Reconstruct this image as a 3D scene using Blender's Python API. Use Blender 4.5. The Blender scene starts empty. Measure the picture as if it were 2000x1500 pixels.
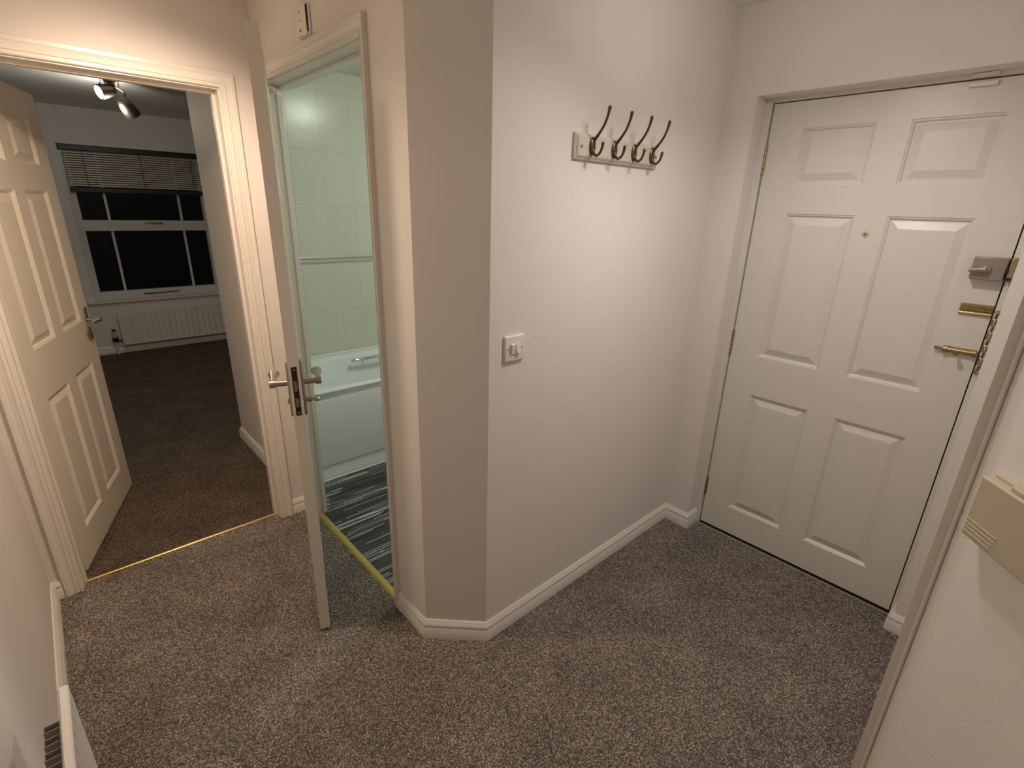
import bpy, bmesh, math, random
from mathutils import Vector, Matrix
random.seed(4)
C = bpy.context.scene.collection
PI = math.pi
HC = 2.335

# ---------------------------------------------------------------- materials
def newmat(name):
    m = bpy.data.materials.new(name); m.use_nodes = True
    nt = m.node_tree; b = nt.nodes['Principled BSDF']
    return m, nt, b
def N(nt, t, **kw):
    n = nt.nodes.new(t)
    for k, v in kw.items(): setattr(n, k, v)
    return n
def mat(name, col, rough=.5, metal=0, bump=0, bscale=60, mottle=0, mscale=3, spec=.5, stretch=None):
    m, nt, b = newmat(name)
    b.inputs['Base Color'].default_value = (*col, 1)
    b.inputs['Roughness'].default_value = rough
    b.inputs['Metallic'].default_value = metal
    b.inputs['Specular IOR Level'].default_value = spec
    tc = N(nt, 'ShaderNodeTexCoord'); src = tc.outputs['Object']
    if stretch:
        mp = N(nt, 'ShaderNodeMapping'); mp.inputs['Scale'].default_value = stretch
        nt.links.new(src, mp.inputs['Vector']); src = mp.outputs['Vector']
    if mottle:
        n = N(nt, 'ShaderNodeTexNoise'); n.inputs['Scale'].default_value = mscale; n.inputs['Detail'].default_value = 5
        nt.links.new(src, n.inputs['Vector'])
        mx = N(nt, 'ShaderNodeMix', data_type='RGBA')
        mx.inputs[6].default_value = (*[c*(1-mottle) for c in col], 1)
        mx.inputs[7].default_value = (*[min(1, c*(1+mottle)) for c in col], 1)
        nt.links.new(n.outputs['Fac'], mx.inputs[0]); nt.links.new(mx.outputs[2], b.inputs['Base Color'])
    if bump:
        n = N(nt, 'ShaderNodeTexNoise'); n.inputs['Scale'].default_value = bscale; n.inputs['Detail'].default_value = 6
        nt.links.new(src, n.inputs['Vector'])
        bp = N(nt, 'ShaderNodeBump'); bp.inputs['Strength'].default_value = bump; bp.inputs['Distance'].default_value = .002
        nt.links.new(n.outputs['Fac'], bp.inputs['Height']); nt.links.new(bp.outputs['Normal'], b.inputs['Normal'])
    return m
def emit(name, col, s):
    m, nt, b = newmat(name)
    b.inputs['Base Color'].default_value = (*col, 1)
    b.inputs['Emission Color'].default_value = (*col, 1); b.inputs['Emission Strength'].default_value = s
    return m
def carpet(name, dark, mid, light, scale, seed):
    m, nt, b = newmat(name); b.inputs['Roughness'].default_value = .95; b.inputs['Specular IOR Level'].default_value = .1
    L = nt.links.new
    tc = N(nt, 'ShaderNodeTexCoord')
    mp = N(nt, 'ShaderNodeMapping'); mp.inputs['Rotation'].default_value = (0, 0, seed); mp.inputs['Scale'].default_value = (1, 1, 0)
    L(tc.outputs['Object'], mp.inputs['Vector'])
    v = N(nt, 'ShaderNodeTexVoronoi'); v.inputs['Scale'].default_value = scale; v.inputs['Randomness'].default_value = .62
    L(mp.outputs['Vector'], v.inputs['Vector'])
    sp = N(nt, 'ShaderNodeSeparateColor'); L(v.outputs['Color'], sp.inputs[0])
    r = N(nt, 'ShaderNodeValToRGB')
    r.color_ramp.elements[0].color = (*dark, 1); r.color_ramp.elements[1].color = (*light, 1)
    e = r.color_ramp.elements.new(.5); e.color = (*mid, 1)
    L(sp.outputs[0], r.inputs[0])
    # colour darkens towards the gaps between tufts
    cr = N(nt, 'ShaderNodeMapRange'); cr.inputs[1].default_value = .30; cr.inputs[2].default_value = .62; cr.inputs[3].default_value = 1; cr.inputs[4].default_value = .30
    L(v.outputs['Distance'], cr.inputs[0])
    n = N(nt, 'ShaderNodeTexNoise'); n.inputs['Scale'].default_value = 5; n.inputs['Detail'].default_value = 4
    L(tc.outputs['Object'], n.inputs['Vector'])
    mr = N(nt, 'ShaderNodeMapRange'); mr.inputs[1].default_value = .3; mr.inputs[2].default_value = .7; mr.inputs[3].default_value = .82; mr.inputs[4].default_value = 1.16
    L(n.outputs['Fac'], mr.inputs[0])
    mu = N(nt, 'ShaderNodeMath', operation='MULTIPLY'); L(cr.outputs[0], mu.inputs[0]); L(mr.outputs[0], mu.inputs[1])
    vm = N(nt, 'ShaderNodeVectorMath', operation='SCALE'); L(r.outputs[0], vm.inputs[0]); L(mu.outputs[0], vm.inputs['Scale'])
    L(vm.outputs[0], b.inputs['Base Color'])
    n2 = N(nt, 'ShaderNodeTexNoise'); n2.inputs['Scale'].default_value = 300; L(tc.outputs['Object'], n2.inputs['Vector'])
    sb = N(nt, 'ShaderNodeMath', operation='SUBTRACT'); L(n2.outputs['Fac'], sb.inputs[0]); L(v.outputs['Distance'], sb.inputs[1])
    bp = N(nt, 'ShaderNodeBump'); bp.inputs['Strength'].default_value = 1; bp.inputs['Distance'].default_value = .004
    L(sb.outputs[0], bp.inputs['Height']); L(bp.outputs['Normal'], b.inputs['Normal'])
    return m
def vinyl():
    m, nt, b = newmat('streaked_vinyl'); b.inputs['Roughness'].default_value = .45
    L = nt.links.new
    tc = N(nt, 'ShaderNodeTexCoord'); s = N(nt, 'ShaderNodeSeparateXYZ'); L(tc.outputs['Object'], s.inputs[0])
    def mth(op, a, c=None):
        n = N(nt, 'ShaderNodeMath', operation=op)
        for i, q in enumerate((a, c)):
            if q is None: continue
            if isinstance(q, (int, float)): n.inputs[i].default_value = q
            else: L(q, n.inputs[i])
        return n.outputs[0]
    def layer(w, ln):
        row = mth('FLOOR', mth('MULTIPLY', s.outputs[0], 1/w))
        wn = N(nt, 'ShaderNodeTexWhiteNoise', noise_dimensions='1D'); L(row, wn.inputs['W'])
        seg = mth('FLOOR', mth('ADD', mth('MULTIPLY', s.outputs[1], 1/ln), mth('MULTIPLY', wn.outputs[0], 17.3)))
        cb = N(nt, 'ShaderNodeCombineXYZ'); L(row, cb.inputs[0]); L(seg, cb.inputs[1])
        w2 = N(nt, 'ShaderNodeTexWhiteNoise', noise_dimensions='2D'); L(cb.outputs[0], w2.inputs['Vector'])
        return w2.outputs[0]
    a = layer(.0055, .26); c = layer(.034, .5)
    v = mth('ADD', mth('MULTIPLY', a, .72), mth('MULTIPLY', c, .28))
    r = N(nt, 'ShaderNodeValToRGB'); r.color_ramp.interpolation = 'LINEAR'
    el = r.color_ramp.elements
    el[0].position = .1; el[0].color = (.02, .018, .018, 1); el[1].position = .95; el[1].color = (.55, .56, .55, 1)
    for p, q in ((.5, .035), (.62, .075), (.76, .12), (.8, .36)):
        e = el.new(p); e.color = (q, q*1.02, q*1.02, 1)
    L(v, r.inputs[0]); L(r.outputs[0], b.inputs['Base Color'])
    return m
def tiles():
    m, nt, b = newmat('cream_wall_tile'); b.inputs['Roughness'].default_value = .22; b.inputs['Specular IOR Level'].default_value = .35
    L = nt.links.new
    tc = N(nt, 'ShaderNodeTexCoord'); mp = N(nt, 'ShaderNodeMapping')
    L(tc.outputs['UV'], mp.inputs['Vector'])
    br = N(nt, 'ShaderNodeTexBrick'); br.offset = 0; br.squash = 1
    br.inputs['Color1'].default_value = (.70, .70, .60, 1); br.inputs['Color2'].default_value = (.67, .675, .575, 1)
    br.inputs['Mortar'].default_value = (.60, .60, .53, 1)
    br.inputs['Scale'].default_value = 1; br.inputs['Mortar Size'].default_value = .0016; br.inputs['Mortar Smooth'].default_value = .3
    br.inputs['Brick Width'].default_value = .2; br.inputs['Row Height'].default_value = .325
    L(mp.outputs['Vector'], br.inputs['Vector']); L(br.outputs['Color'], b.inputs['Base Color'])
    n = N(nt, 'ShaderNodeTexNoise'); n.inputs['Scale'].default_value = 14; L(tc.outputs['Object'], n.inputs['Vector'])
    ad = N(nt, 'ShaderNodeMath', operation='SUBTRACT'); mu = N(nt, 'ShaderNodeMath', operation='MULTIPLY'); mu.inputs[1].default_value = .5
    L(n.outputs['Fac'], mu.inputs[0]); L(mu.outputs[0], ad.inputs[0]); L(br.outputs['Fac'], ad.inputs[1])
    bp = N(nt, 'ShaderNodeBump'); bp.inputs['Strength'].default_value = .5; bp.inputs['Distance'].default_value = .002
    L(ad.outputs[0], bp.inputs['Height']); L(bp.outputs['Normal'], b.inputs['Normal'])
    return m

M = {}
M['wall'] = mat('magnolia_wall_paint', (.80, .755, .715), .7, bump=.25, bscale=120, mottle=.025, mscale=5, spec=.25)
M['ceil'] = mat('ceiling_paint', (.82, .79, .75), .8, bump=.4, bscale=60)
M['bedwall'] = mat('bedroom_wall_paint', (.78, .76, .71), .75, bump=.3, bscale=90, mottle=.03, spec=.25)
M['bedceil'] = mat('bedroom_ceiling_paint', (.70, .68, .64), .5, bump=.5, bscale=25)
M['gloss'] = mat('white_gloss_woodwork', (.80, .755, .69), .28, bump=.12, bscale=40, mottle=.02, mscale=8)
M['trim'] = mat('white_skirting_paint', (.80, .765, .71), .35, bump=.15, bscale=50, mottle=.03, mscale=6)
M['frontdoor'] = mat('white_grained_door_paint', (.74, .715, .655), .33, bump=.22, bscale=30, mottle=.03, mscale=4, stretch=(1.0, 1, 14))
M['warmlitdoor'] = mat('warm_lit_door_paint', (.76, .70, .60), .30, bump=.10, bscale=30, mottle=.02, mscale=4, stretch=(6, 1, 1))  # yellowish cream tint stands for the warm light on these doors
M['plastic'] = mat('white_plastic', (.80, .76, .73), .35)
M['beige'] = mat('aged_beige_plastic', (.50, .44, .32), .5, bump=.1, bscale=100)
M['rad'] = mat('white_radiator_enamel', (.78, .75, .69), .35)
M['fin'] = mat('grey_convector_metal', (.30, .285, .26), .55)
M['bath'] = mat('white_bath_acrylic', (.84, .86, .86), .18)
M['brass'] = mat('worn_brass', (.46, .36, .19), .36, 1, bump=.2, bscale=200, mottle=.25, mscale=40)
M['oldbrass'] = mat('tarnished_brass', (.36, .27, .16), .4, 1, mottle=.3, mscale=60)
M['palebrass'] = mat('polished_pale_brass', (.72, .64, .46), .2, 1)
M['gold'] = mat('gold_threshold_metal', (.85, .60, .20), .3, 1)
M['goldmatt'] = mat('matt_gold_threshold', (.60, .46, .12), .5, .5)
M['nickel'] = mat('brushed_nickel', (.46, .41, .36), .32, 1, bump=.1, bscale=300)
M['gun'] = mat('dark_brushed_metal', (.07, .058, .045), .5, 1)
M['bronze'] = mat('antique_bronze', (.125, .10, .07), .35, .85, mottle=.3, mscale=60)
M['chrome'] = mat('chrome', (.75, .76, .77), .08, 1)
M['steel'] = mat('grey_enamelled_lock_case', (.33, .28, .25), .42, .3)
M['black'] = mat('black_plastic', (.012, .011, .011), .4)
M['dark'] = mat('dark_shade_and_screws', (.02, .015, .01), .8)  # near-black colour standing in for shade in gaps and recesses; screws too
M['slat'] = mat('taupe_aluminium_slat', (.62, .56, .49), .32, .1)
M['headrail'] = mat('dark_brown_headrail', (.012, .009, .008), .45)
M['upvc'] = mat('white_window_frame', (.70, .69, .66), .35)
M['sealant'] = mat('white_sealant', (.85, .85, .80), .4)
M['carpet'] = carpet('grey_brown_loop_carpet', (.27, .225, .19), (.41, .35, .30), (.63, .55, .47), 190, .6)
M['bedcarpet'] = carpet('dimmed_brown_pile_carpet', (.13, .098, .075), (.23, .175, .135), (.38, .30, .23), 230, .2)  # finer pile, its colour darkened for the weaker bedroom light
M['vinyl'] = vinyl()
M['tile'] = tiles()
M['amber'] = mat('amber_lens', (.45, .10, .03), .2)
M['peep'] = mat('pale_metal_plate', (.66, .58, .45), .35, .4)
M['bulb'] = emit('lit_lamp_face', (1, .93, .82), 60)
M['hallbulb'] = emit('lit_hall_lamp_face', (1, .80, .58), 14)
M['dome'] = emit('lit_dome_diffuser', (.90, 1, .88), 60)
m, nt, b = newmat('night_window_glass')
for n in list(nt.nodes):
    if n.type == 'BSDF_PRINCIPLED': nt.nodes.remove(n)
g = N(nt, 'ShaderNodeBsdfGlossy'); g.inputs['Roughness'].default_value = .02; g.inputs['Color'].default_value = (.6, .6, .6, 1)
t = N(nt, 'ShaderNodeBsdfTransparent'); fr = N(nt, 'ShaderNodeFresnel'); fr.inputs[0].default_value = 1.25
mx = N(nt, 'ShaderNodeMixShader'); nt.links.new(fr.outputs[0], mx.inputs[0]); nt.links.new(t.outputs[0], mx.inputs[1]); nt.links.new(g.outputs[0], mx.inputs[2])
nt.links.new(mx.outputs[0], nt.nodes['Material Output'].inputs['Surface'])
M['glass'] = m

# ---------------------------------------------------------------- mesh helpers
def obj(name, bm, m, parent=None, smooth=False, bevel=0, seg=2, angle=40):
    bmesh.ops.recalc_face_normals(bm, faces=bm.faces)
    me = bpy.data.meshes.new(name); bm.to_mesh(me); bm.free()
    me.materials.append(m)
    o = bpy.data.objects.new(name, me); C.objects.link(o)
    if parent: o.parent = parent
    if bevel:
        md = o.modifiers.new('bevel', 'BEVEL'); md.width = bevel; md.segments = seg; md.limit_method = 'ANGLE'; md.angle_limit = math.radians(35)
    if smooth or bevel:
        for p in me.polygons: p.use_smooth = True
        try: me.set_sharp_from_angle(angle=math.radians(angle))
        except Exception: pass
    return o
def tag(o, label, cat, group=None, kind=None):
    o['label'] = label; o['category'] = cat
    if group: o['group'] = group
    if kind: o['kind'] = kind
    return o
def struct(o, label, cat): return tag(o, label, cat, kind='structure')
def empty(name, loc, rz=0):
    o = bpy.data.objects.new(name, None); C.objects.link(o); o.location = loc; o.rotation_euler = (0, 0, rz)
    o.empty_display_size = .05
    return o
def box(bm, x0, x1, y0, y1, z0, z1, mtx=None):
    vs = [bm.verts.new(Vector((x, y, z))) for x in (x0, x1) for y in (y0, y1) for z in (z0, z1)]
    for f in ((0, 1, 3, 2), (4, 6, 7, 5), (0, 4, 5, 1), (2, 3, 7, 6), (0, 2, 6, 4), (1, 5, 7, 3)):
        bm.faces.new([vs[i] for i in f])
    if mtx is not None:
        for v in vs: v.co = mtx @ v.co
    return vs
def B(*a, mtx=None):
    bm = bmesh.new(); box(bm, *a, mtx=mtx); return bm
def prism(bm, poly, z0, z1):
    a = [bm.verts.new((x, y, z0)) for x, y in poly]; c = [bm.verts.new((x, y, z1)) for x, y in poly]
    n = len(poly)
    bm.faces.new(a[::-1]); bm.faces.new(c)
    for i in range(n): bm.faces.new((a[i], a[(i+1) % n], c[(i+1) % n], c[i]))
def loft(bm, rings, closed=True, cap=True):
    vr = [[bm.verts.new(p) for p in r] for r in rings]
    n = len(vr[0])
    for a, c in zip(vr, vr[1:]):
        for i in range(n if closed else n-1):
            bm.faces.new((a[i], a[(i+1) % n], c[(i+1) % n], c[i]))
    if cap and closed:
        bm.faces.new(vr[0][::-1]); bm.faces.new(vr[-1])
    return vr
def tube(bm, pts, r, n=12, flat=None):
    pts = [Vector(p) for p in pts]
    rs = r if isinstance(r, (list, tuple)) else [r]*len(pts)
    rings = []; up = None
    for i, p in enumerate(pts):
        d = (pts[min(i+1, len(pts)-1)] - pts[max(i-1, 0)]).normalized()
        if up is None:
            up = Vector((0, 0, 1)) if abs(d.z) < .9 else Vector((1, 0, 0))
        s = d.cross(up).normalized(); u = s.cross(d).normalized(); up = u
        fu = flat if flat else 1
        rings.append([p + s*math.cos(2*PI*k/n)*rs[i] + u*math.sin(2*PI*k/n)*rs[i]*fu for k in range(n)])
    loft(bm, rings)
def smooth_path(pts, k=6):
    P = [Vector(p) for p in pts]; out = []
    for i in range(len(P)-1):
        p0, p1, p2, p3 = P[max(i-1, 0)], P[i], P[i+1], P[min(i+2, len(P)-1)]
        for j in range(k):
            t = j/k
            out.append(.5*((2*p1)+(-p0+p2)*t+(2*p0-5*p1+4*p2-p3)*t*t+(-p0+3*p1-3*p2+p3)*t**3))
    out.append(P[-1]); return out
def lathe(bm, prof, axis_m, n=24):
    rings = [[axis_m @ Vector((r*math.cos(2*PI*k/n), r*math.sin(2*PI*k/n), h)) for k in range(n)] for r, h in prof]
    loft(bm, rings)
def cyl(bm, a, b_, r, n=16):
    tube(bm, [a, Vector(a).lerp(Vector(b_), .5), b_], r, n)
def sweep(bm, path, prof, side=1):
    """profile (out, up) swept along a plan path [(x,y)...]; out is to the left (side=1) of travel; mitred corners"""
    P = [Vector((x, y, 0)) for x, y in path]; rings = []
    for i, p in enumerate(P):
        ds = []
        if i > 0: ds.append((P[i]-P[i-1]).normalized())
        if i < len(P)-1: ds.append((P[i+1]-P[i]).normalized())
        ns = [Vector((-d.y, d.x, 0))*side for d in ds]
        nn = sum(ns, Vector()).normalized(); k = 1/max(.3, nn.dot(ns[0]))
        rings.append([p + nn*k*o + Vector((0, 0, z)) for o, z in prof])
    loft(bm, rings)
SK = [(0, 0), (.016, 0), (.016, .046), (.0135, .050), (.0125, .052), (.0145, .055), (.0145, .062), (.011, .068), (.0085, .072), (.007, .076), (.004, .080), (0, .080)]
def skirting(name, path, side, label):
    bm = bmesh.new(); sweep(bm, path, SK, side)
    return struct(obj(name, bm, M['trim'], smooth=True, angle=35), label, 'skirting board')
# architrave section: u across the face (0 at the opening), v out of the wall
AR = [(0, 0), (0, .010), (.003, .013), (.007, .013), (.009, .010), (.013, .010), (.016, .014), (.020, .015), (.024, .012), (.036, .014), (.042, .018), (.054, .018), (.056, .016), (.056, 0)]
def arch(bm, orig, ax, nrm, x0, x1, z1, wl=1, wr=1, zb=0, kl=1, kr=1):
    """door architrave: legs at x0 and x1 (along ax), head at z1, proud along nrm"""
    o = Vector(orig); ax = Vector(ax); nrm = Vector(nrm)
    def pt(x, z, v): return o + ax*x + Vector((0, 0, z)) + nrm*v
    pr = AR
    rings = []
    rings.append([pt(x0-u*kl, zb, v) for u, v in pr]); rings.append([pt(x0-u*kl, z1+u, v) for u, v in pr])
    rings.append([pt(x1+u*kr, z1+u, v) for u, v in pr]); rings.append([pt(x1+u*kr, zb, v) for u, v in pr])
    loft(bm, rings)

# ---------------------------------------------------------------- plan
XM, YB, XB, YL, YF = -1.145, .804, -2.455, -.245, 2.233
P = Vector((-.0204, 1.2998)); U = Vector((.645, -.764)); NR = Vector((-.764, -.645))
Q = (-.0430, 1.2959)
E1 = P + U*2.0

# floors
def floor(name, x0, x1, y0, y1, m, z1, label):
    return struct(obj(name, B(x0, x1, y0, y1, -.05, z1), m), label, 'floor')
bm = bmesh.new(); box(bm, -2.50, 1.4, -.245, .815, -.05, 0); box(bm, -1.36, 1.4, .815, 2.36, -.05, 0)
struct(obj('floor_hall', bm, M['carpet']), 'grey brown loop pile carpet through the hallway', 'carpet')
floor('floor_bedroom', -6.6, -2.50, -1.2, 2.7, M['bedcarpet'], -.001, 'brown carpet coloured darker for dim light in the bedroom beyond the open door')
floor('floor_bathroom', -3.4, -1.36, .815, 2.7, M['vinyl'], .0, 'black and grey streaked vinyl floor in the bathroom')
struct(obj('ceiling', B(-2.575, 1.4, -.345, 2.4, HC, HC+.05), M['ceil']), 'pale ceiling over the hallway', 'ceiling')
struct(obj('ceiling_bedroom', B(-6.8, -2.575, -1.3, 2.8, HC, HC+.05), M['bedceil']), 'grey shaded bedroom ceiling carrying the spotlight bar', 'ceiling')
struct(obj('ceiling_bathroom', B(-3.5, -1.2, .804, 2.7, HC-.01, HC-.002), M['ceil']), 'bathroom ceiling seen through the part open door', 'ceiling')

# walls
bm = bmesh.new(); prism(bm, [(-1.53, YB), (-1.307, YB), (XM, .966), (XM, 2.36), (-1.245, 2.36), (-1.245, 1.01), (-1.345, .904), (-1.53, .904)], 0, HC)
struct(obj('wall_middle', bm, M['wall']), 'long wall with cut off corner, carrying the coat hooks', 'wall')
bm = bmesh.new(); box(bm, -2.575, -2.366, YB, .858, 0, HC); box(bm, -2.366, -1.53, YB, .9, 2.025, HC)
struct(obj('wall_bathroom_front', bm, M['wall']), 'wall around and above the bathroom doorway', 'wall')
bm = bmesh.new(); box(bm, -2.575, XB, -1.2, -.16, 0, HC); box(bm, -2.575, XB, .668, YB, 0, HC); box(bm, -2.575, XB, -.16, .668, 1.995, HC)
struct(obj('wall_bedroom_front', bm, M['wall']), 'wall around and above the bedroom doorway', 'wall')
struct(obj('wall_left', B(XB, 1.4, YL-.1, YL, 0, HC), M['wall']), 'plain wall nearest the camera behind the convector radiator', 'wall')
bm = bmesh.new(); box(bm, XM, -1.015, YF, 2.4, 0, HC); box(bm, -.112, 1.3, YF, 2.4, 0, HC); box(bm, -1.015, -.112, YF, 2.4, 2.014, HC)
struct(obj('wall_front', bm, M['wall']), 'end wall with the recess holding the front door', 'wall')
bm = bmesh.new(); prism(bm, [tuple(P), tuple(E1), tuple(E1 + Vector((.3, .3))), (.4, YF), (Q[0], YF), Q], 0, HC)
struct(obj('wall_right', bm, M['wall']), 'diagonal wall in the near corner with the beige chime box', 'wall')
bm = bmesh.new(); tube(bm, [(P.x-.002, P.y-.004, 0), (P.x-.002, P.y-.004, 1.1), (P.x-.002, P.y-.004, HC)], .0042, 8)
struct(obj('trim_1', bm, M['trim'], smooth=True), 'thin pale corner bead running up the diagonal wall', 'corner bead')
# bedroom shell
struct(obj('wall_bedroom_side', B(-3.6, -2.575, .79, .9, 0, HC), M['wall']), 'short bedroom wall just inside the doorway', 'wall')
bm = bmesh.new(); box(bm, -3.6, -3.48, .9, 2.7, 0, HC)
struct(obj('wall_bedroom_inner', bm, M['bedwall']), 'bedroom wall hidden behind the short return', 'wall')
struct(obj('wall_bedroom_right', B(-6.8, -3.6, 2.6, 2.7, 0, HC), M['bedwall']), 'far side wall of the bedroom', 'wall')
struct(obj('wall_bedroom_left', B(-6.8, -2.575, -1.3, -1.2, 0, HC), M['bedwall']), 'bedroom wall behind the open bedroom door', 'wall')
WY0, WY1, WZ0, WZ1 = .31, 1.50, .545, 2.015
bm = bmesh.new()
box(bm, -6.72, -6.57, -1.3, WY0, 0, HC); box(bm, -6.72, -6.57, WY1, 2.7, 0, HC)
box(bm, -6.72, -6.57, WY0, WY1, 0, WZ0); box(bm, -6.72, -6.57, WY0, WY1, WZ1, HC)
struct(obj('wall_bedroom_far', bm, M['bedwall']), 'far bedroom wall around the dark window', 'wall')
wf = bpy.data.objects['wall_bedroom_far']
for yy, zz in ((.385, 2.06), (.868, 2.07)):
    bm = bmesh.new(); lathe(bm, [(.006, 0), (.004, .0015)], Matrix.Translation((-6.57, yy, zz)) @ Matrix.Rotation(PI/2, 4, 'Y'), 12); obj('filled_hole', bm, M['oldbrass'], wf)
# bathroom shell
bm = bmesh.new()
def tilewall(x, y0, y1, z0, z1):
    vs = [bm.verts.new(p) for p in ((x, y0, z0), (x, y1, z0), (x, y1, z1), (x, y0, z1))]
    return bm.faces.new(vs)
bmw = bmesh.new(); uv = bmw.loops.layers.uv.new('UVMap')
for (z0, z1, voff) in ((0, 1.19, -.218), (1.19, HC, -.255)):
    vs = [bmw.verts.new(p) for p in ((-3.36, .9, z0), (-3.36, 2.6, z0), (-3.36, 2.6, z1), (-3.36, .9, z1))]
    f = bmw.faces.new(vs)
    for l in f.loops: l[uv].uv = (l.vert.co.y - .637 + .0, l.vert.co.z - (.871 if z0 == 0 else 1.225) + 3.25)
bm.free()
vs2 = [bmw.verts.new(p) for p in ((-3.47, .9, 0), (-3.47, 2.6, 0), (-3.47, 2.6, HC), (-3.47, .9, HC))]; bmw.faces.new(vs2)
struct(obj('wall_bathroom_tiled', bmw, M['tile']), 'glossy cream tiled wall behind the bath', 'wall')
struct(obj('wall_bathroom_end', B(-3.47, -1.245, 2.6, 2.7, 0, HC), M['tile']), 'end wall of the bathroom', 'wall')
struct(obj('wall_bathroom_near', B(-3.48, -2.575, .9, .91, 0, HC), M['tile']), 'bathroom wall at the head of the bath', 'wall')
bm = bmesh.new()
pr = [(0, 1.187), (.006, 1.187), (.008, 1.191), (.008, 1.206), (.006, 1.209), (.010, 1.213), (.018, 1.218), (.020, 1.226), (.017, 1.233), (.008, 1.237), (0, 1.238)]
loft(bm, [[Vector((-3.36+o, y, z)) for o, z in pr] for y in (.91, 2.6)])
for k in range(120):
    y = .92 + k*.0138
    if y > 2.58: break
    bmesh.ops.create_icosphere(bm, subdivisions=1, radius=.0055, matrix=Matrix.Translation((-3.352, y, 1.1985)))
struct(obj('trim_2', bm, M['tile'], smooth=True), 'beaded cream border tile running along the bathroom wall', 'tile border')

# ---------------------------------------------------------------- skirtings
skirting('baseboard_middle', [(-1.497, YB), (-1.307, YB), (XM, .966), (XM, YF), (-1.015, YF), (-1.015, 2.318)], -1, 'white skirting round the cut off corner to the front door')
skirting('baseboard_front', [(-.112, 2.318), (-.112, YF), (Q[0], YF)], -1, 'white skirting on the latch side of the front door')
skirting('baseboard_left', [(1.2, YL), (XB, YL), (XB, -.212)], -1, 'white skirting along the wall behind the near radiator')
skirting('baseboard_back', [(XB, .714), (XB, YB), (-2.41, YB)], -1, 'short piece of white skirting between the two open doorways')
skirting('baseboard_bedroom_side', [(-3.6, 1.1), (-3.6, .79), (-2.575, .79)], -1, 'white skirting just inside the bedroom doorway')
skirting('baseboard_bedroom_far', [(-6.57, -1.2), (-6.57, 2.6)], -1, 'white skirting under the bedroom radiator')

# ---------------------------------------------------------------- door frames
# bedroom doorway
fr = empty('trim_3', (XB, 0, 0)); struct(fr, 'white moulded frame around the bedroom doorway', 'door frame')
bm = bmesh.new(); arch(bm, (0, 0, 0), (0, 1, 0), (1, 0, 0), -.154, .656, 1.984)
obj('architrave', bm, M['gloss'], fr, smooth=True, angle=30)
bm = bmesh.new(); box(bm, -.12, 0, -.162, -.148, 0, 1.998); box(bm, -.12, 0, .650, .670, 0, 1.998); box(bm, -.12, 0, -.148, .650, 1.978, 1.998)
box(bm, -.075, -.045, -.148, -.136, 0, 1.966); box(bm, -.075, -.045, .638, .650, 0, 1.966); box(bm, -.075, -.045, -.148, .650, 1.966, 1.978)
obj('lining', bm, M['gloss'], fr, bevel=.0012)
bm = bmesh.new(); box(bm, -.115, -.080, -.148, -.1465, .93, 1.03)
obj('hinge_leaf', bm, M['gloss'], fr, bevel=.001)
bm = bmesh.new(); box(bm, -.108, -.09, .6485, .650, .93, 1.05)
obj('strike_plate', bm, M['oldbrass'], fr)
# bathroom doorway
fr = empty('trim_4', (0, YB, 0)); struct(fr, 'white moulded frame around the bathroom doorway', 'door frame')
bm = bmesh.new(); arch(bm, (0, 0, 0), (1, 0, 0), (0, -1, 0), -2.346, -1.527, 2.014, kl=.9, kr=.5)
obj('architrave', bm, M['gloss'], fr, smooth=True, angle=30)
bm = bmesh.new(); box(bm, -2.372, -2.352, 0, .056, 0, 2.03); box(bm, -1.533, -1.515, 0, .10, 0, 2.03); box(bm, -2.35, -1.533, 0, .10, 2.008, 2.03)
box(bm, -2.3525, -2.348, .034, .055, 0, 1.998); box(bm, -2.35, -1.533, .045, .085, 1.996, 2.008)
obj('lining', bm, M['gloss'], fr, bevel=.0012)
# front door frame
fr = empty('trim_5', (0, YF, 0)); struct(fr, 'white frame set in the recess around the front door', 'door frame')
bm = bmesh.new(); box(bm, -1.02, -.989, .088, .17, 0, 2.02); box(bm, -.131, -.105, .088, .17, 0, 2.02); box(bm, -.989, -.131, .092, .17, 2.000, 2.03)
obj('lining', bm, M['frontdoor'], fr, bevel=.0015)
bm = bmesh.new(); box(bm, -.129, -.113, .032, .088, 1.388, 1.462)
obj('lock_keep', bm, M['brass'], fr, bevel=.002)
bm = bmesh.new(); box(bm, -.131, -.116, .03, .09, 1.392, 1.402); box(bm, -.132, -.128, .03, .09, 1.41, 1.43)
obj('keep_latch_slot', bm, M['dark'], fr)
obj('sill_gap_shade', B(-.989, -.131, .100, .17, -.002, .003), M['dark'], fr)  # dark strip in place of the shade in the gap below the door
obj('sill_bar', B(-.989, -.131, .086, .089, 0, .004), M['peep'], fr)
# thresholds
bm = bmesh.new(); tube(bm, [(-2.505, -.148, .001), (-2.505, .25, .001), (-2.505, .652, .001)], .0065, 12, flat=.6)
struct(obj('trim_6', bm, M['gold'], smooth=True), 'thin gold metal strip across the bedroom threshold', 'threshold strip')
bm = bmesh.new(); loft(bm, [[Vector((x, .820+o, z)) for o, z in ((-.016, 0), (-.013, .0035), (-.004, .0055), (.004, .0055), (.013, .0035), (.016, 0))] for x in (-2.35, -1.533)])
struct(obj('trim_7', bm, M['goldmatt'], smooth=True), 'broad matt gold strip across the bathroom threshold', 'threshold strip')

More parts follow.
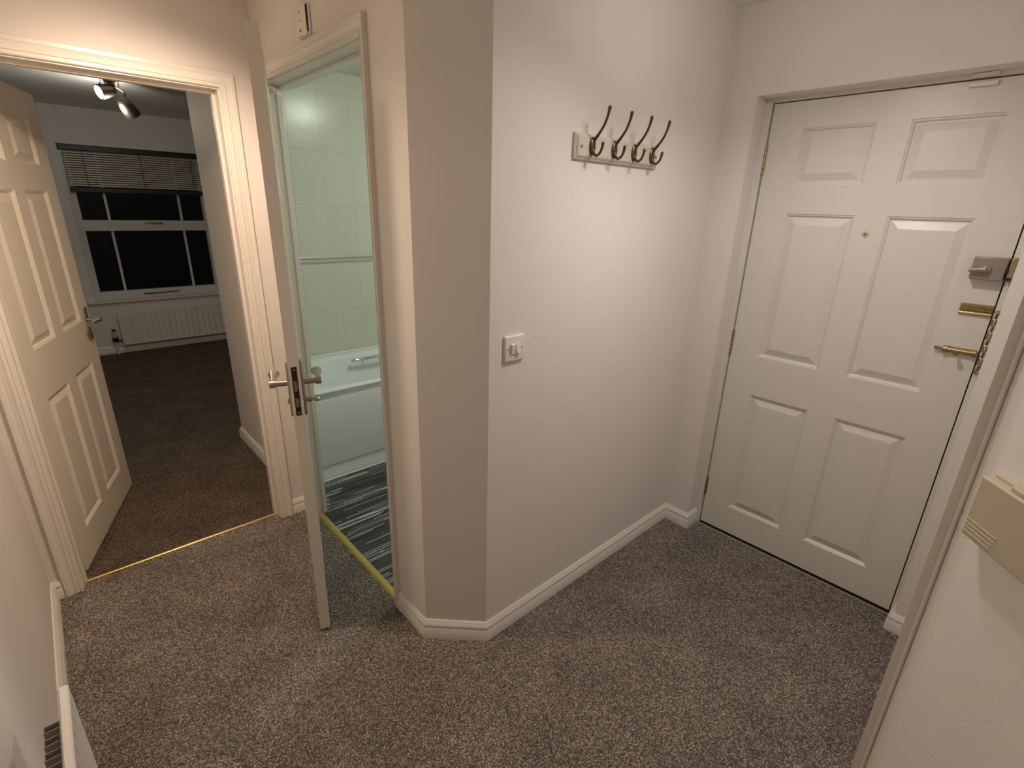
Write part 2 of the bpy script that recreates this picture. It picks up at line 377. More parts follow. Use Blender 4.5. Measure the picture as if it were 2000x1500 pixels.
# ---------------------------------------------------------------- doors
RINGS = [(0, 0), (.003, -.0035), (.006, -.0035), (.009, -.007), (.012, -.0115), (.016, -.0115), (.042, -.0015), (.044, -.001)]
def leaf(name, w, z0, z1, t, cols, rows, m, loc, rz):
    bm = bmesh.new()
    xs = sorted([0, w] + [c for cc in cols for c in cc]); zs = sorted([z0, z1] + [r for rr in rows for r in rr])
    for face, sgn in ((0, 1), (t, -1)):
        V = {}
        def v(x, z, d=0):
            k = (round(x, 5), round(z, 5), round(d, 5))
            if k not in V: V[k] = bm.verts.new((x, face - sgn*d, z))
            return V[k]
        for i in range(len(xs)-1):
            for j in range(len(zs)-1):
                a, c, e, f = xs[i], xs[i+1], zs[j], zs[j+1]
                if (a, c) in cols and (e, f) in rows:
                    prev = None
                    for o, d in RINGS:
                        r = [v(a+o, e+o, d), v(c-o, e+o, d), v(c-o, f-o, d), v(a+o, f-o, d)]
                        if prev:
                            for k in range(4): bm.faces.new((prev[k], prev[(k+1) % 4], r[(k+1) % 4], r[k]))
                        prev = r
                    bm.faces.new(prev)
                else:
                    bm.faces.new((v(a, e), v(c, e), v(c, f), v(a, f)))
    # edges
    for (x, flip) in ((0, 0), (w, 1)):
        a = [bm.verts.new((x, y, z)) for y, z in ((0, z0), (t, z0), (t, z1), (0, z1))]; bm.faces.new(a)
    for z in (z0, z1):
        a = [bm.verts.new((x, y, z)) for x, y in ((0, 0), (w, 0), (w, t), (0, t))]; bm.faces.new(a)
    bmesh.ops.remove_doubles(bm, verts=bm.verts, dist=1e-5)
    o = obj(name, bm, m); o.location = loc; o.rotation_euler = (0, 0, rz)
    return o

# front door -----------------------------------------------------
FX, FY = -.984, 2.335
def fx(x): return x-FX
fd = leaf('door_1', .848, .012, 1.996, .044,
          [(fx(-.860), fx(-.607)), (fx(-.503), fx(-.253))], [(.158, .77), (.956, 1.578), (1.688, 1.898)], M['frontdoor'], (FX, FY, 0), 0)
struct(fd, 'white six panel front door with latch, chain and brass hinges', 'door')
for z0, z1 in ((1.729, 1.846), (.941, 1.059), (.175, .274)):
    bm = bmesh.new(); n = 5; h = (z1-z0)/n
    for k in range(n): cyl(bm, (-.002, -.003, z0+k*h+.001), (-.002, -.003, z0+(k+1)*h-.001), .0062)
    box(bm, 0, .004, -.0005, .002, z0, z1)
    obj('hinge', bm, M['brass'] if z1 > .5 else M['oldbrass'], fd, smooth=True)
lk = obj('night_latch', B(fx(-.223), fx(-.1365), -.034, 0, 1.386, 1.459), M['steel'], fd, bevel=.003)
lk['label'] = 'grey metal case of the night latch'
bm = bmesh.new(); lathe(bm, [(.012, 0), (.014, .004), (.013, .010), (.008, .012)], Matrix.Translation((fx(-.186), -.034, 1.420)) @ Matrix.Rotation(PI/2, 4, 'X'))
tube(bm, [(fx(-.184), -.046, 1.420), (fx(-.196), -.047, 1.419), (fx(-.212), -.048, 1.417), (fx(-.226), -.048, 1.416)], [.011, .009, .006, .006], 12, flat=1)
obj('snib', bm, M['steel'], lk, smooth=True)
bm = bmesh.new()
x0, x1 = fx(-.222), fx(-.137)
loft(bm, [[Vector((x, y, z)) for y, z in ((0, 1.263), (-.006, 1.264), (-.010, 1.268), (-.006, 1.272), (-.005, 1.277), (-.012, 1.281), (-.012, 1.285), (-.005, 1.289), (-.006, 1.294), (-.010, 1.297), (-.005, 1.301), (0, 1.302))] for x in (x0, x1)])
obj('finger_pull', bm, M['brass'], fd, smooth=True)['label'] = 'ridged brass pull plate'
bm = bmesh.new(); box(bm, fx(-.232), fx(-.140), -.003, 0, 1.124, 1.146)
cyl(bm, (fx(-.228), -.009, 1.135), (fx(-.140), -.009, 1.135), .0085)
for x in (-.224, -.146): cyl(bm, (fx(x)-.006, -.009, 1.135), (fx(x)+.006, -.009, 1.135), .0125)
cyl(bm, (fx(-.190), -.009, 1.135), (fx(-.190), -.030, 1.131), .004); cyl(bm, (fx(-.190), -.030, 1.131), (fx(-.190), -.040, 1.130), .008)
bo = obj('chain_slide', bm, M['brass'], fd, smooth=True); bo['label'] = 'brass sliding bolt that takes the chain'
bm = bmesh.new(); tube(bm, [(fx(-.226), -.009, 1.135), (fx(-.240), -.010, 1.136), (fx(-.256), -.012, 1.137)], [.004, .004, .0055], 12)
obj('bolt_end', bm, M['oldbrass'], bo, smooth=True)
bm = bmesh.new(); box(bm, -.010, .010, -.003, 0, -.010, .010, mtx=Matrix.Translation((fx(-.558), 0, 1.512)) @ Matrix.Rotation(PI/4, 4, 'Y'))
pe = obj('door_viewer', bm, M['peep'], fd, bevel=.001)
bm = bmesh.new(); lathe(bm, [(.0045, 0), (.0045, .003), (.002, .005)], Matrix.Translation((fx(-.558), -.003, 1.512)) @ Matrix.Rotation(PI/2, 4, 'X'), 16)
obj('viewer_lens', bm, M['amber'], pe, smooth=True)
obj('contact_sensor', B(fx(-.374), fx(-.302), -.012, 0, 1.976, 1.990), M['plastic'], fd, bevel=.002)
fr5 = fr
obj('contact_magnet', B(-.372, -.305, .078, .092, 2.001, 2.013), M['plastic'], fr5, bevel=.002)
# chain
ch = empty('door_chain', (-.121, YF+.04, 1.19)); tag(ch, 'tarnished brass security chain hanging beside the front door latch', 'chain')
bm = bmesh.new(); box(bm, -.008, .006, .034, .0475, .085, .1); obj('anchor_plate', bm, M['oldbrass'], ch, bevel=.001)
def ring(bm, c, a, b_, r, rot):
    n = 16; pts = []
    mt = Matrix.Translation(c) @ Matrix.Rotation(rot, 4, 'Z')
    P_ = [mt @ Vector((a*math.cos(2*PI*k/n), 0, b_*math.sin(2*PI*k/n))) for k in range(n)]
    rings = []
    for k in range(n):
        p = P_[k]; d = (P_[(k+1) % n]-P_[k-1]).normalized(); s = mt.to_3x3() @ Vector((0, 1, 0)); u = s.cross(d).normalized()
        rings.append([p + s*r*math.cos(t)+u*r*math.sin(t) for t in [2*PI*q/6 for q in range(6)]])
    rings.append(rings[0]); vr = [[bm.verts.new(q) for q in rr] for rr in rings[:-1]]
    for i in range(n):
        A_, B_ = vr[i], vr[(i+1) % n]
        for q in range(6): bm.faces.new((A_[q], A_[(q+1) % 6], B_[(q+1) % 6], B_[q]))
bm = bmesh.new()
for k in range(9): ring(bm, (0, .026 if k < 8 else .028, .082-.0225*k), .0065, .0140, .0028, (k % 2)*1.3+.3)
obj('chain_links', bm, M['palebrass'], ch, smooth=True)
bm = bmesh.new(); ring(bm, (0, .028, -.108), .008, .010, .003, .3); obj('end_ring', bm, M['oldbrass'], ch, smooth=True)
bm = bmesh.new(); box(bm, -.009, .003, .040, .0478, -.115, .085); obj('backing_strip', bm, M['oldbrass'], ch, bevel=.001)

# lever handle on a back plate, built on a door's own axes ---------
def handle(door, x, zc, y, s, m, ph=.165, thumb=None):
    """s: -1 on the y=0 face, +1 on the far face; lever points back to the hinge"""
    r = obj('door_handle', B(x-.019, x+.019, min(y, y+s*.008), max(y, y+s*.008), zc-ph/2, zc+ph/2), m, door, bevel=.003)
    zl = zc+ph*.10
    bm = bmesh.new()
    tube(bm, smooth_path([(x, y+s*.006, zl), (x, y+s*.025, zl), (x, y+s*.046, zl+.001), (x, y+s*.060, zl+.001)], 3), .0095, 14)
    cyl(bm, (x, y+s*.044, zl), (x, y+s*.062, zl), .0125)
    pts = [(x, y+s*.053, zl), (x-.03, y+s*.053, zl+.001), (x-.065, y+s*.053, zl+.002), (x-.095, y+s*.052, zl), (x-.112, y+s*.050, zl-.001)]
    tube(bm, pts, [.009, .0085, .010, .016, .019], 14, flat=.8)
    obj('lever', bm, m, r, smooth=True)
    if thumb == 'turn':
        bm = bmesh.new(); cyl(bm, (x, y+s*.006, zc-.045), (x, y+s*.026, zc-.045), .009)
        lathe(bm, [(.003, -.016), (.010, -.010), (.012, 0), (.010, .010), (.003, .016)], Matrix.Translation((x, y+s*.038, zc-.045)) @ Matrix.Rotation(PI/2, 4, 'X') @ Matrix.Diagonal((1, .5, 1, 1)), 14)
        obj('thumb_turn', bm, m, r, smooth=True)
    if thumb == 'release':
        bm = bmesh.new(); cyl(bm, (x, y+s*.006, zc-.045), (x, y+s*.013, zc-.045), .009)
        obj('release_button', bm, m, r, smooth=True)
    return r

# bedroom door ----------------------------------------------------
ROWS = [(.165, .780), (.985, 1.583), (1.688, 1.878)]
th = math.atan2(.3200505, -.9474)
bd = leaf('door_2', .782, .008, 1.986, .036, [(.105, .335), (.430, .662)], ROWS, M['warmlitdoor'], (-2.575, -.130, 0), th)
struct(bd, 'six panel door with warm light in its colour, standing open into the bedroom', 'door')
handle(bd, .728, .962, 0, -1, M['nickel']); handle(bd, .728, .962, .036, 1, M['nickel'])
# bathroom door ---------------------------------------------------
th2 = math.radians(-19.5); W2 = .788
ny = Vector((-math.sin(th2), math.cos(th2), 0))
o2 = Vector((-2.326, .785, 0)) - ny*.0175
td = leaf('door_3', W2, .008, 2.002, .035, [(.105, .335), (.432, .662)], ROWS, M['warmlitdoor'], o2, th2)
struct(td, 'door with warm light in its colour, seen edge on, half open in front of the bathroom', 'door')
handle(td, W2-.052, .985, 0, -1, M['nickel'], ph=.19, thumb='release'); handle(td, W2-.052, .985, .035, 1, M['nickel'], ph=.19, thumb='turn')
lc = obj('lock_recess', B(W2-.002, W2+.0006, .009, .026, .905, 1.072), M['dark'], td)
lc['label'] = 'dark open recess of the mortise lock in the door edge'
bm = bmesh.new(); box(bm, W2, W2+.003, .012, .023, .99, 1.025); box(bm, W2, W2+.0015, .012, .022, .935, .965); cyl(bm, (W2, .0175, 1.062), (W2+.002, .0175, 1.062), .004); cyl(bm, (W2, .0175, .914), (W2+.002, .0175, .914), .004)
obj('latch_tongue', bm, M['oldbrass'], lc, bevel=.001)
for z in (1.78, .25):
    bm = bmesh.new(); cyl(bm, (-.002, -.003, z-.04), (-.002, -.003, z+.04), .005); obj('hinge', bm, M['oldbrass'], td, smooth=True)

# ---------------------------------------------------------------- coat rack
HY = [1.369, 1.484, 1.597, 1.708]
rk = empty('coat_rack', (XM, 1.525, 1.758)); tag(rk, 'cream wooden coat rack with four dark double hooks on the long wall', 'coat rack')
bm = bmesh.new()
y0, y1, z0, z1 = 1.294-1.525, 1.757-1.525, 1.719-1.758, 1.796-1.758
def rect(o, x): return [Vector((x, y0+o, z0+o)), Vector((x, y1-o, z0+o)), Vector((x, y1-o, z1-o)), Vector((x, y0+o, z1-o))]
loft(bm, [rect(0, 0), rect(0, .007), rect(.003, .010), rect(.006, .0105), rect(.007, .013), rect(.010, .0155), rect(.0115, .0165), rect(.0118, .0158), rect(.0128, .0158), rect(.0132, .0168), rect(.016, .017)])
obj('backboard', bm, M['peep'] if 0 else mat('cream_board_paint', (.66, .60, .50), .35), rk, smooth=True, angle=25)
for yy in (1.318-1.525, 1.735-1.525):
    bm = bmesh.new(); lathe(bm, [(.005, 0), (.005, .0015), (.002, .0025)], Matrix.Translation((.017, yy, 0)) @ Matrix.Rotation(PI/2, 4, 'Y'), 14)
    obj('screw', bm, M['oldbrass'], rk, smooth=True)
def hook_meshes():
    b1 = bmesh.new()
    mt = Matrix.Translation((.017, 0, 0)) @ Matrix.Rotation(PI/2, 4, 'Y')
    lathe(b1, [(.0135, 0), (.0135, .003), (.011, .006), (.005, .008)], mt @ Matrix.Diagonal((2.0, 1.05, 1, 1)), 24)
    up = smooth_path([(.020, 0, .010), (.027, 0, .020), (.043, 0, .036), (.060, 0, .058), (.071, 0, .083), (.076, 0, .104)], 5)
    n = len(up); tube(b1, up, [.0062-.0022*min(1, 2.2*i/n) + (.0016*max(0, (i/n-.75)*4)) for i in range(n)], 12)
    b1.verts.ensure_lookup_table()
    lo = smooth_path([(.020, 0, -.008), (.024, 0, -.019), (.035, 0, -.028), (.047, 0, -.024), (.056, 0, -.011), (.060, 0, .006)], 5)
    n = len(lo); tube(b1, lo, [.0055-.0015*min(1, 2*i/n) + (.0013*max(0, (i/n-.75)*4)) for i in range(n)], 12)
    for c, r in ((up[-1], .0058), (lo[-1], .0054)): bmesh.ops.create_uvsphere(b1, u_segments=12, v_segments=8, radius=r, matrix=Matrix.Translation(c))
    return b1
h0 = obj('hook', hook_meshes(), M['bronze'], rk, smooth=True); h0.location = (0, HY[0]-1.525, .003)
for y in HY[1:]:
    c = h0.copy(); C.objects.link(c); c.parent = rk; c.location = (0, y-1.525, .003)

# ---------------------------------------------------------------- light switch
sw = empty('light_switch', (XM, 1.066, 1.143)); tag(sw, 'white two gang light switch below the coat rack', 'light switch')
bm = bmesh.new()
def sq(o, x): return [Vector((x, -.043+o, -.043+o)), Vector((x, .043-o, -.043+o)), Vector((x, .043-o, .043-o)), Vector((x, -.043+o, .043-o))]
loft(bm, [sq(0, 0), sq(0, .006), sq(.003, .0095), sq(.005, .010)])
obj('face_plate', bm, M['plastic'], sw, bevel=.0015)
for yy, a in ((-.011, .13), (.011, -.16)):
    obj('rocker', B(-.006, .005, -.0085, .0085, -.0165, .0165, mtx=Matrix.Translation((.0115, yy, 0)) @ Matrix.Rotation(a, 4, 'Y')), M['plastic'], sw, bevel=.0012)
for yy in (-.030, .030):
    bm = bmesh.new(); lathe(bm, [(.003, 0), (.003, .0006)], Matrix.Translation((.010, yy, 0)) @ Matrix.Rotation(PI/2, 4, 'Y'), 12); obj('screw', bm, M['steel'], sw)
# isolator above the bathroom door
iso = empty('isolator_switch', (-1.913, YB, 2.129)); tag(iso, 'small cream isolator switch above the bathroom door frame', 'switch')
obj('back_box', B(-.046, .046, -.008, 0, -.044, .044), M['trim'], iso, bevel=.003)
cv = obj('cover', B(-.0455, .034, -.003, .001, -.041, .042, mtx=Matrix.Translation((0, -.0115, 0)) @ Matrix.Rotation(.04, 4, 'X') @ Matrix.Rotation(.05, 4, 'Y')), M['trim'], iso, bevel=.001)
obj('cover_gap_shade', B(.026, .040, -.0088, -.006, -.034, .040), M['dark'], iso)  # dark box in place of the shadow under the lifted cover
for zz in (.026, -.026):
    bm = bmesh.new(); lathe(bm, [(.0035, 0), (.0035, .001)], Matrix.Translation((-.012, -.0150, zz)) @ Matrix.Rotation(PI/2, 4, 'X'), 12); obj('screw', bm, M['dark'], iso)
obj('marking', B(-.018, -.006, -.0155, -.0145, .0015, .0035), M['steel'], iso)

# ---------------------------------------------------------------- chime box on the diagonal wall
cb = empty('door_chime', (P.x+U.x*.054, P.y+U.y*.054, .986), math.atan2(U.y, U.x)); tag(cb, 'beige ribbed door chime box on the diagonal wall', 'door chime')
# local x along the wall, local -y towards the hall
obj('base_plate', B(0, .20, -.008, 0, .004, .134), M['beige'], cb, bevel=.002)
bm = bmesh.new(); box(bm, .000, .20, -.030, -.006, 0, .128)
cvr = obj('cover', bm, M['beige'], cb, bevel=.0035, seg=3)
for k in range(4):
    obj('rib', B(.002, .070+.002*k, -.0315, -.029, .010+k*.0085, .0118+k*.0085), M['beige'], cvr, bevel=.0006)
obj('clip', B(.055, .085, -.022, -.004, .1275, .137, mtx=Matrix.Rotation(0, 4, 'X')), M['beige'], cb, bevel=.002)

# ---------------------------------------------------------------- radiators
def ribbed_panel(L, H_, t, pitch, ribw, start):
    """panel front at y=0 (facing +y), length along x 0..L"""
    bm = bmesh.new(); xs = [0]; ys = [0]
    x = start
    while x + pitch < L-start*.5:
        xs += [x-ribw*.5, x-ribw*.25, x+ribw*.25, x+ribw*.5]; ys += [0, -.006, -.006, 0]; x += pitch
    xs.append(L); ys.append(0)
    def row(z, k): return [bm.verts.new((x, y*k, z)) for x, y in zip(xs, ys)]
    rows = [row(z, k) for z, k in ((0, 0), (.026, 0), (.040, 1.5), (.060, .45), (H_-.060, .45), (H_-.040, 1.5), (H_-.026, 0), (H_-.004, 0))]
    for a, c in zip(rows, rows[1:]):
        for i in range(len(xs)-1): bm.faces.new((a[i], a[i+1], c[i+1], c[i]))
    # rolled top, back, ends
    top = [[bm.verts.new((x, y, z)) for x in (0, L)] for y, z in ((0, H_-.004), (-.003, H_), (-t+.004, H_), (-t, H_-.005), (-t, 0), (0, 0))]
    for a, c in zip(top, top[1:]): bm.faces.new((a[0], a[1], c[1], c[0]))
    for i in (0, 1): bm.faces.new([r[i] for r in top])
    return bm
hr = empty('convector_radiator', (-1.19, -.142, .10)); tag(hr, 'white convector radiator on the wall nearest the camera, grey fins behind', 'radiator')
obj('front_panel', ribbed_panel(1.0, .5, .018, .04, .014, .035), M['rad'], hr, smooth=True, angle=50)
bm = bmesh.new(); x = .075
while x < .96:
    for dx, yy0, yy1 in ((0, -.018, -.042),):
        tube(bm, [(x, yy0, .24), (x, yy0, .24)], .001, 4) if 0 else None
        box(bm, x, x+.0015, yy1, yy0, .02, .487); box(bm, x+.016, x+.0175, yy1, yy0, .02, .487); box(bm, x, x+.0175, yy1-.0015, yy1, .02, .487)
    x += .034
obj('convector_fins', bm, M['fin'], hr)
bm = bmesh.new()
bm.free()
for xx in (.15, .85): obj('wall_bracket', B(xx, xx+.03, -.102, -.018, .1, .42), M['fin'], hr)
br = empty('panel_radiator', (-6.47, .458, .098), -PI/2); tag(br, 'white ribbed radiator under the bedroom window', 'radiator')
# local: x -> -y world ; use rotation so that front (+y local) faces +x world
L2 = 1.14
pm = ribbed_panel(L2, .336, .05, .054, .020, .04)
br.rotation_euler = (0, 0, -PI/2); br.location = (-6.47, .458+L2, .098)
obj('front_panel', pm, M['rad'], br, smooth=True, angle=50)
obj('wall_bracket', B(.2, .9, -.10, -.05, .1, .25), M['rad'], br)
bm = bmesh.new(); cyl(bm, (L2+.058, -.03, .085), (L2+.058, -.03, .150), .021, 20)
tv = obj('thermostatic_valve', bm, mat('cream_valve_plastic', (.62, .56, .30), .4), br, smooth=True)
bm = bmesh.new(); lathe(bm, [(.012, .035), (.024, .050), (.029, .075), (.024, .086)], Matrix.Translation((L2+.058, -.03, 0)), 20); 
cyl(bm, (L2+.058, -.03, .045), (L2, -.03, .045), .010); obj('valve_collar', bm, M['black'], tv, smooth=True)
bm = bmesh.new(); cyl(bm, (L2+.058, -.03, .15), (L2+.058, -.03, .168), .017); obj('valve_cap', bm, M['black'], tv, smooth=True)
bm = bmesh.new(); cyl(bm, (L2+.058, -.03, -.098), (L2+.058, -.03, .05), .008); obj('pipe', bm, M['rad'], br, smooth=True)

# ---------------------------------------------------------------- bedroom window and blind
wn = empty('window_1', (-6.65, 0, 0)); struct(wn, 'night dark bedroom window with white glazing bars', 'window')
gl, grr, zl0, zl1, zu0, zu1 = .378, 1.436, .632, 1.235, 1.338, 1.96
bm = bmesh.new()
box(bm, -.06, 0, WY0, gl, WZ0, WZ1); box(bm, -.06, 0, grr, WY1, WZ0, WZ1); box(bm, -.06, 0, gl, grr, WZ0, zl0); box(bm, -.06, 0, gl, grr, zl1, zu0); box(bm, -.06, 0, gl, grr, zu1, WZ1)
box(bm, -.01, .008, gl-.02, grr+.02, zl1, 1.31)
obj('window_frame', bm, M['upvc'], wn, bevel=.002)
for y in (.592, 1.222):
    bm = bmesh.new(); box(bm, -.045, -.015, y-.011, y+.011, zl0, zl1); box(bm, -.045, -.015, y-.011, y+.011, zu0, zu1)
    obj('glazing_bar', bm, M['upvc'], wn, bevel=.002)
for z0, z1 in ((zl0, zl1), (zu0, zu1)): obj('pane', B(-.034, -.030, gl, grr, z0, z1), M['glass'], wn)
bm = bmesh.new(); box(bm, .008, .018, .875, 1.035, 1.305, 1.320); cyl(bm, (.02, .955, 1.313), (.032, .955, 1.313), .010); box(bm, .022, .032, .955, 1.03, 1.31, 1.318)
obj('sash_fastener', bm, M['oldbrass'], wn, bevel=.001)
bm = bmesh.new(); box(bm, 0, .012, .74, .94, .583, .592); box(bm, 0, .014, .95, 1.07, .588, .596)
obj('window_handle', bm, M['black'], wn, bevel=.001)
struct(obj('window_sill', B(-6.65, -6.535, .255, 1.56, .527, .552), M['upvc'], bevel=.006), 'white sill board under the bedroom window', 'window sill')
bl = empty('venetian_blind', (-6.60, .905, 1.99)); tag(bl, 'taupe slatted venetian blind raised half way in the bedroom window', 'blind')
obj('headrail', B(-.02, .022, -.578, .585, -.022, .022), M['headrail'], bl, bevel=.002)
bm = bmesh.new()
for k in range(15):
    z = -.040-.0208*k
    pr = [Vector((-.004, 0, .0078)), Vector((.001, 0, .0050)), Vector((.0040, 0, .0005)), Vector((.0045, 0, -.0045)), Vector((.0030, 0, -.0078))]
    a = [[bm.verts.new(p+Vector((d, y, z))) for p in pr] for y in (-.560, .560) for d in (0, -.0007)]
    for u, w_ in ((0, 2), (1, 3)):
        for i in range(4): bm.faces.new((a[u][i], a[u][i+1], a[w_][i+1], a[w_][i]))
obj('slats', bm, M['slat'], bl, smooth=True)
obj('bottom_rail', B(-.014, .014, -.562, .562, -.392, -.350), M['headrail'], bl, bevel=.003)
for y in (-.42, .03, .47):
    obj('ladder_cord', B(.0108, .0122, y-.0025, y+.0025, -.36, -.015), M['headrail'], bl)

# ---------------------------------------------------------------- bath
bt = empty('bathtub', (-3.002, 1.75, 0)); tag(bt, 'white acrylic bathtub with chrome grip seen past the bathroom door', 'bathtub')
hx, hy = .355, .83
def outer(inset, z, n=72):
    r = []
    for k in range(n):
        t = 2*PI*k/n; c, s = math.cos(t), math.sin(t); q = max(abs(c)/(hx-inset), abs(s)/(hy-inset)); r.append(Vector((c/q, s/q, z)))
    return r
def inner(ax, ay, z, e=3.2, oy=0, n=72):
    r = []
    for k in range(n):
        t = 2*PI*k/n
        # match the angular direction of the outer ring
        q = max(abs(math.cos(t))/hx, abs(math.sin(t))/hy); dx, dy = math.cos(t)/q/hx, math.sin(t)/q/hy
        m_ = (abs(dx)**e + abs(dy)**e)**(1/e); r.append(Vector((dx/m_*ax, dy/m_*ay+oy, z)))
    return r
bm = bmesh.new()
rg = [outer(.020, .510), outer(.012, .511), outer(0, .552), outer(.002, .557), outer(.006, .559), inner(.318, .780, .558, 6), inner(.290, .735, .556, 3.4), inner(.278, .72, .546, 3.2), inner(.262, .70, .50, 3.2), inner(.235, .63, .30, 2.9), inner(.20, .56, .18, 2.7), inner(.14, .45, .15, 2.5)]
vr = [[bm.verts.new(p) for p in r] for r in rg]
for a, c in zip(vr, vr[1:]):
    for i in range(72): bm.faces.new((a[i], a[(i+1) % 72], c[(i+1) % 72], c[i]))
bm.faces.new(vr[-1])
obj('tub', bm, M['bath'], bt, smooth=True, angle=32)
bm = bmesh.new()
loft(bm, [[Vector((hx+x, y, z)) for x, z in ((-.03, .0), (-.004, .0), (-.004, .030), (-.006, .034), (-.006, .096), (.0, .102), (.006, .25), (.004, .40), (-.002, .498), (-.004, .509), (-.03, .509))] for y in (-.835, .835)])
obj('side_panel', bm, M['bath'], bt, smooth=True, angle=30)
bm = bmesh.new(); tube(bm, [(hx-.004, -.84, .003), (hx-.004, 0, .003), (hx-.004, .84, .003)], .005, 8); obj('sealant_bead', bm, M['sealant'], bt, smooth=True)
bm = bmesh.new()
tube(bm, smooth_path([(-.215, -.29, .525), (-.205, -.275, .530), (-.200, -.20, .532), (-.200, -.05, .532), (-.205, .02, .530), (-.215, .035, .525)], 4), .012, 16)
cyl(bm, (-.27, -.19, .50), (-.205, -.19, .528), .009); cyl(bm, (-.27, -.05, .50), (-.205, -.05, .528), .009)
obj('grip_handle', bm, M['chrome'], bt, smooth=True)
bm = bmesh.new(); tube(bm, [(-.345, -.83, .563), (-.345, 0, .563), (-.345, .83, .563)], .007, 8); obj('wall_seal', bm, M['sealant'], bt, smooth=True)

# ---------------------------------------------------------------- lights
def light(name, kind, parent, loc, power, col, r=.03, target=None, cone=120, blend=1):
    ld = bpy.data.lights.new(name, kind); ld.energy = power; ld.color = col; ld.shadow_soft_size = r
    if kind == 'SPOT': ld.spot_size = math.radians(cone); ld.spot_blend = blend
    o = bpy.data.objects.new(name, ld); C.objects.link(o)
    if parent: o.parent = parent; o.location = Vector(loc)-parent.location
    else: o.location = loc
    if target: o.rotation_euler = (Vector(target)-Vector(loc)).to_track_quat('-Z', 'Y').to_euler()
    return o
def head(root, pos, aim, m_lamp, lit=True, scale=1, body='nickel', stem=None):
    """spot head: flared cup, lamp face; pos = cup centre in root space, aim = direction the lamp faces"""
    d = Vector(aim).normalized(); q = d.to_track_quat('Z', 'Y').to_matrix().to_4x4()
    mt = Matrix.Translation(pos) @ q @ Matrix.Scale(scale, 4)
    bm = bmesh.new()
    n = 24
    prof = [(.012, -.060), (.022, -.055), (.031, -.03), (.036, 0), (.038, .028), (.035, .028), (.033, 0), (.028, -.028), (.005, -.035)]
    rings = [[mt @ Vector((r*math.cos(2*PI*k/n), r*math.sin(2*PI*k/n), h)) for k in range(n)] for r, h in prof]
    vr = [[bm.verts.new(p) for p in r] for r in rings]
    for a, c in zip(vr, vr[1:]):
        for i in range(n): bm.faces.new((a[i], a[(i+1) % n], c[(i+1) % n], c[i]))
    bm.faces.new(vr[0])
    h = obj('lamp_head', bm, M[body], root, smooth=True, angle=60)
    bm = bmesh.new(); lathe(bm, [(.024, .006), (.029, .012), (.026, .016)], mt, 20)
    obj('lamp', bm, m_lamp, h, smooth=True)
    if stem:
        bm = bmesh.new(); tube(bm, smooth_path([stem[0], stem[1], tuple(Vector(pos)-d*.05*scale)], 5), .0055, 10)
        obj('arm', bm, M[body], h, smooth=True)
    return h
WARM = (1, .77, .58); NEUT = (1, .92, .87)
def hall_fixture(x, y, label, heads, col):
    r = empty('ceiling_spotlight', (x, y, HC)); tag(r, label, 'ceiling light')
    bm = bmesh.new(); lathe(bm, [(.05, 0), (.05, -.012), (.045, -.018), (.01, -.022)], Matrix.Identity(4), 28); obj('ceiling_plate', bm, M['nickel'], r, smooth=True)
    for (p, t, pw, cone) in heads:
        p = Vector(p); t = Vector(t); d = (t-p).normalized(); lp = p-r.location
        head(r, lp, d, M['hallbulb'], stem=((0, 0, -.02), tuple(lp*.5+Vector((0, 0, .0)))))
        light('lamp_light', 'SPOT', r, p+d*.035, pw, col, .028, target=t, cone=cone)
    return r
K = 1.0
hall_fixture(-.60, 1.51, 'spotlight bar on the hallway ceiling near the front door', [
    ((-.58, 1.58, 2.19), (-.50, 2.0, 0), 20*K, 140), ((-.60, 1.45, 2.18), (-.62, .55, 0), 18*K, 140)], NEUT)
light('hall_fill', 'POINT', bpy.data.objects['ceiling_spotlight'], (-.62, 1.50, 2.12), 2.6, NEUT, .05)  # added point fill without a lamp body, lifts the upper walls
hall_fixture(-1.72, .31, 'spotlight bar on the ceiling between the two open doors', [
    ((-1.71, .37, 2.18), (-2.9, .38, .85), 46*K, 106), ((-1.76, .27, 2.19), (-1.05, -.30, .4), 36*K, 158), ((-1.80, .33, 2.20), (-2.4, -.3, 2.0), 3.5*K, 150), ((-1.70, .31, 2.20), (-1.75, .95, 2.0), 4*K, 150)], WARM)
# bathroom dome
dm = empty('dome_light', (-1.99, 1.89, HC-.011)); tag(dm, 'round glowing dome light on the bathroom ceiling', 'ceiling light')
bm = bmesh.new(); lathe(bm, [(.15, 0), (.15, -.02), (.135, -.022), (.13, -.02)], Matrix.Identity(4), 40); obj('base_ring', bm, M['plastic'], dm, smooth=True)
bm = bmesh.new(); lathe(bm, [(.133, -.02), (.125, -.045), (.10, -.07), (.06, -.085), (.01, -.09)], Matrix.Identity(4), 40); obj('diffuser', bm, M['dome'], dm, smooth=True)
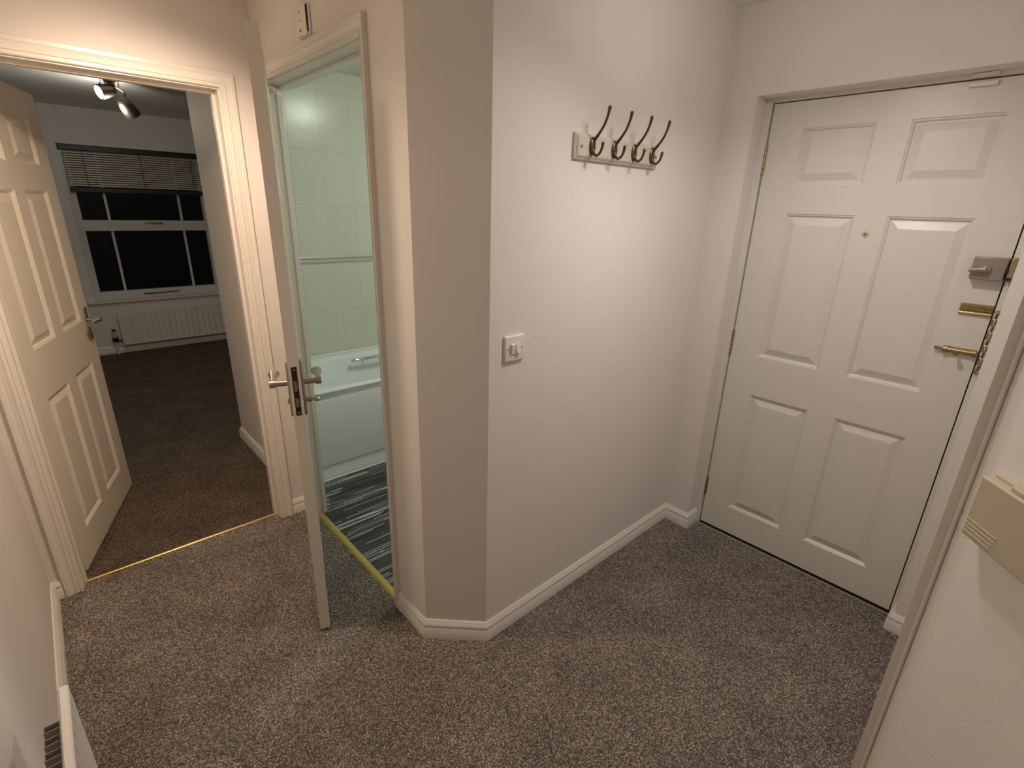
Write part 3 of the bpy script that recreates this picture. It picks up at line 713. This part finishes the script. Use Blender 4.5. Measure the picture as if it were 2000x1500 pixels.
# bedroom spotlight bar
bs = empty('ceiling_spotlight', (-4.82, .60, HC)); tag(bs, 'metal spotlight cluster on the bedroom ceiling with one lamp lit', 'ceiling light')
bm = bmesh.new(); lathe(bm, [(.055, 0), (.055, -.012), (.05, -.018), (.01, -.022)], Matrix.Identity(4), 28); obj('ceiling_plate', bm, M['nickel'], bs, smooth=True)
bm = bmesh.new(); tube(bm, smooth_path([(.02, -.06, -.045), (.0, 0, -.03), (-.02, .04, -.045), (-.03, .075, -.07)], 5), .009, 10); obj('bar', bm, M['nickel'], bs, smooth=True)
for dy in (-.045, .035):
    bm = bmesh.new(); cyl(bm, (.015, dy, -.015), (.015, dy, -.045), .014); obj('swivel_joint', bm, M['chrome'], bs, smooth=True)
head(bs, Vector((.02, -.045, -.088)), (.30, -.85, -.30), M['bulb'], scale=1.25, body='gun', stem=((.015, -.01, -.03), (.0, .01, -.06)))
head(bs, Vector((-.02, .085, -.185)), (-.25, .40, -.62), M['black'], scale=1.4, body='gun', stem=((-.03, .075, -.07), (-.03, .075, -.10)))
p0 = bs.location + Vector((.06, -.06, -.15))
light('lamp_light', 'SPOT', bs, p0, 10, (1, .92, .80), .03, target=p0+Vector((.62, -.62, -.35)), cone=130, blend=.8)
light('lamp_light', 'POINT', bs, bs.location+Vector((.02, 0, -.2)), 9, (1, .93, .82), .05)

# ---------------------------------------------------------------- world, camera, view
w = bpy.data.worlds.new('night'); bpy.context.scene.world = w; w.use_nodes = True
w.node_tree.nodes['Background'].inputs[0].default_value = (.001, .001, .0012, 1)
f, pit, rol, yaw = 977.54, math.radians(19.409), math.radians(-1.668), math.radians(47.031)
cp, sp = math.cos(pit), math.sin(pit)
fwd = Vector((-math.sin(yaw)*cp, math.cos(yaw)*cp, -sp)); right = Vector((math.cos(yaw), math.sin(yaw), 0)); down = fwd.cross(right)
r_ = math.cos(rol)*right + math.sin(rol)*down; d_ = -math.sin(rol)*right + math.cos(rol)*down
cam = bpy.data.cameras.new('camera'); cam.sensor_width = 36; cam.lens = f/2000*36; cam.clip_start = .02
co = bpy.data.objects.new('camera', cam); C.objects.link(co)
mw = Matrix((r_, -d_, -fwd)).transposed().to_4x4(); mw.translation = (0, 0, 1.57); co.matrix_world = mw
sc = bpy.context.scene; sc.camera = co
sc.view_settings.view_transform = 'Standard'; sc.view_settings.look = 'None'; sc.view_settings.gamma = 1; sc.view_settings.use_curve_mapping = False
sc.view_settings.exposure = 0
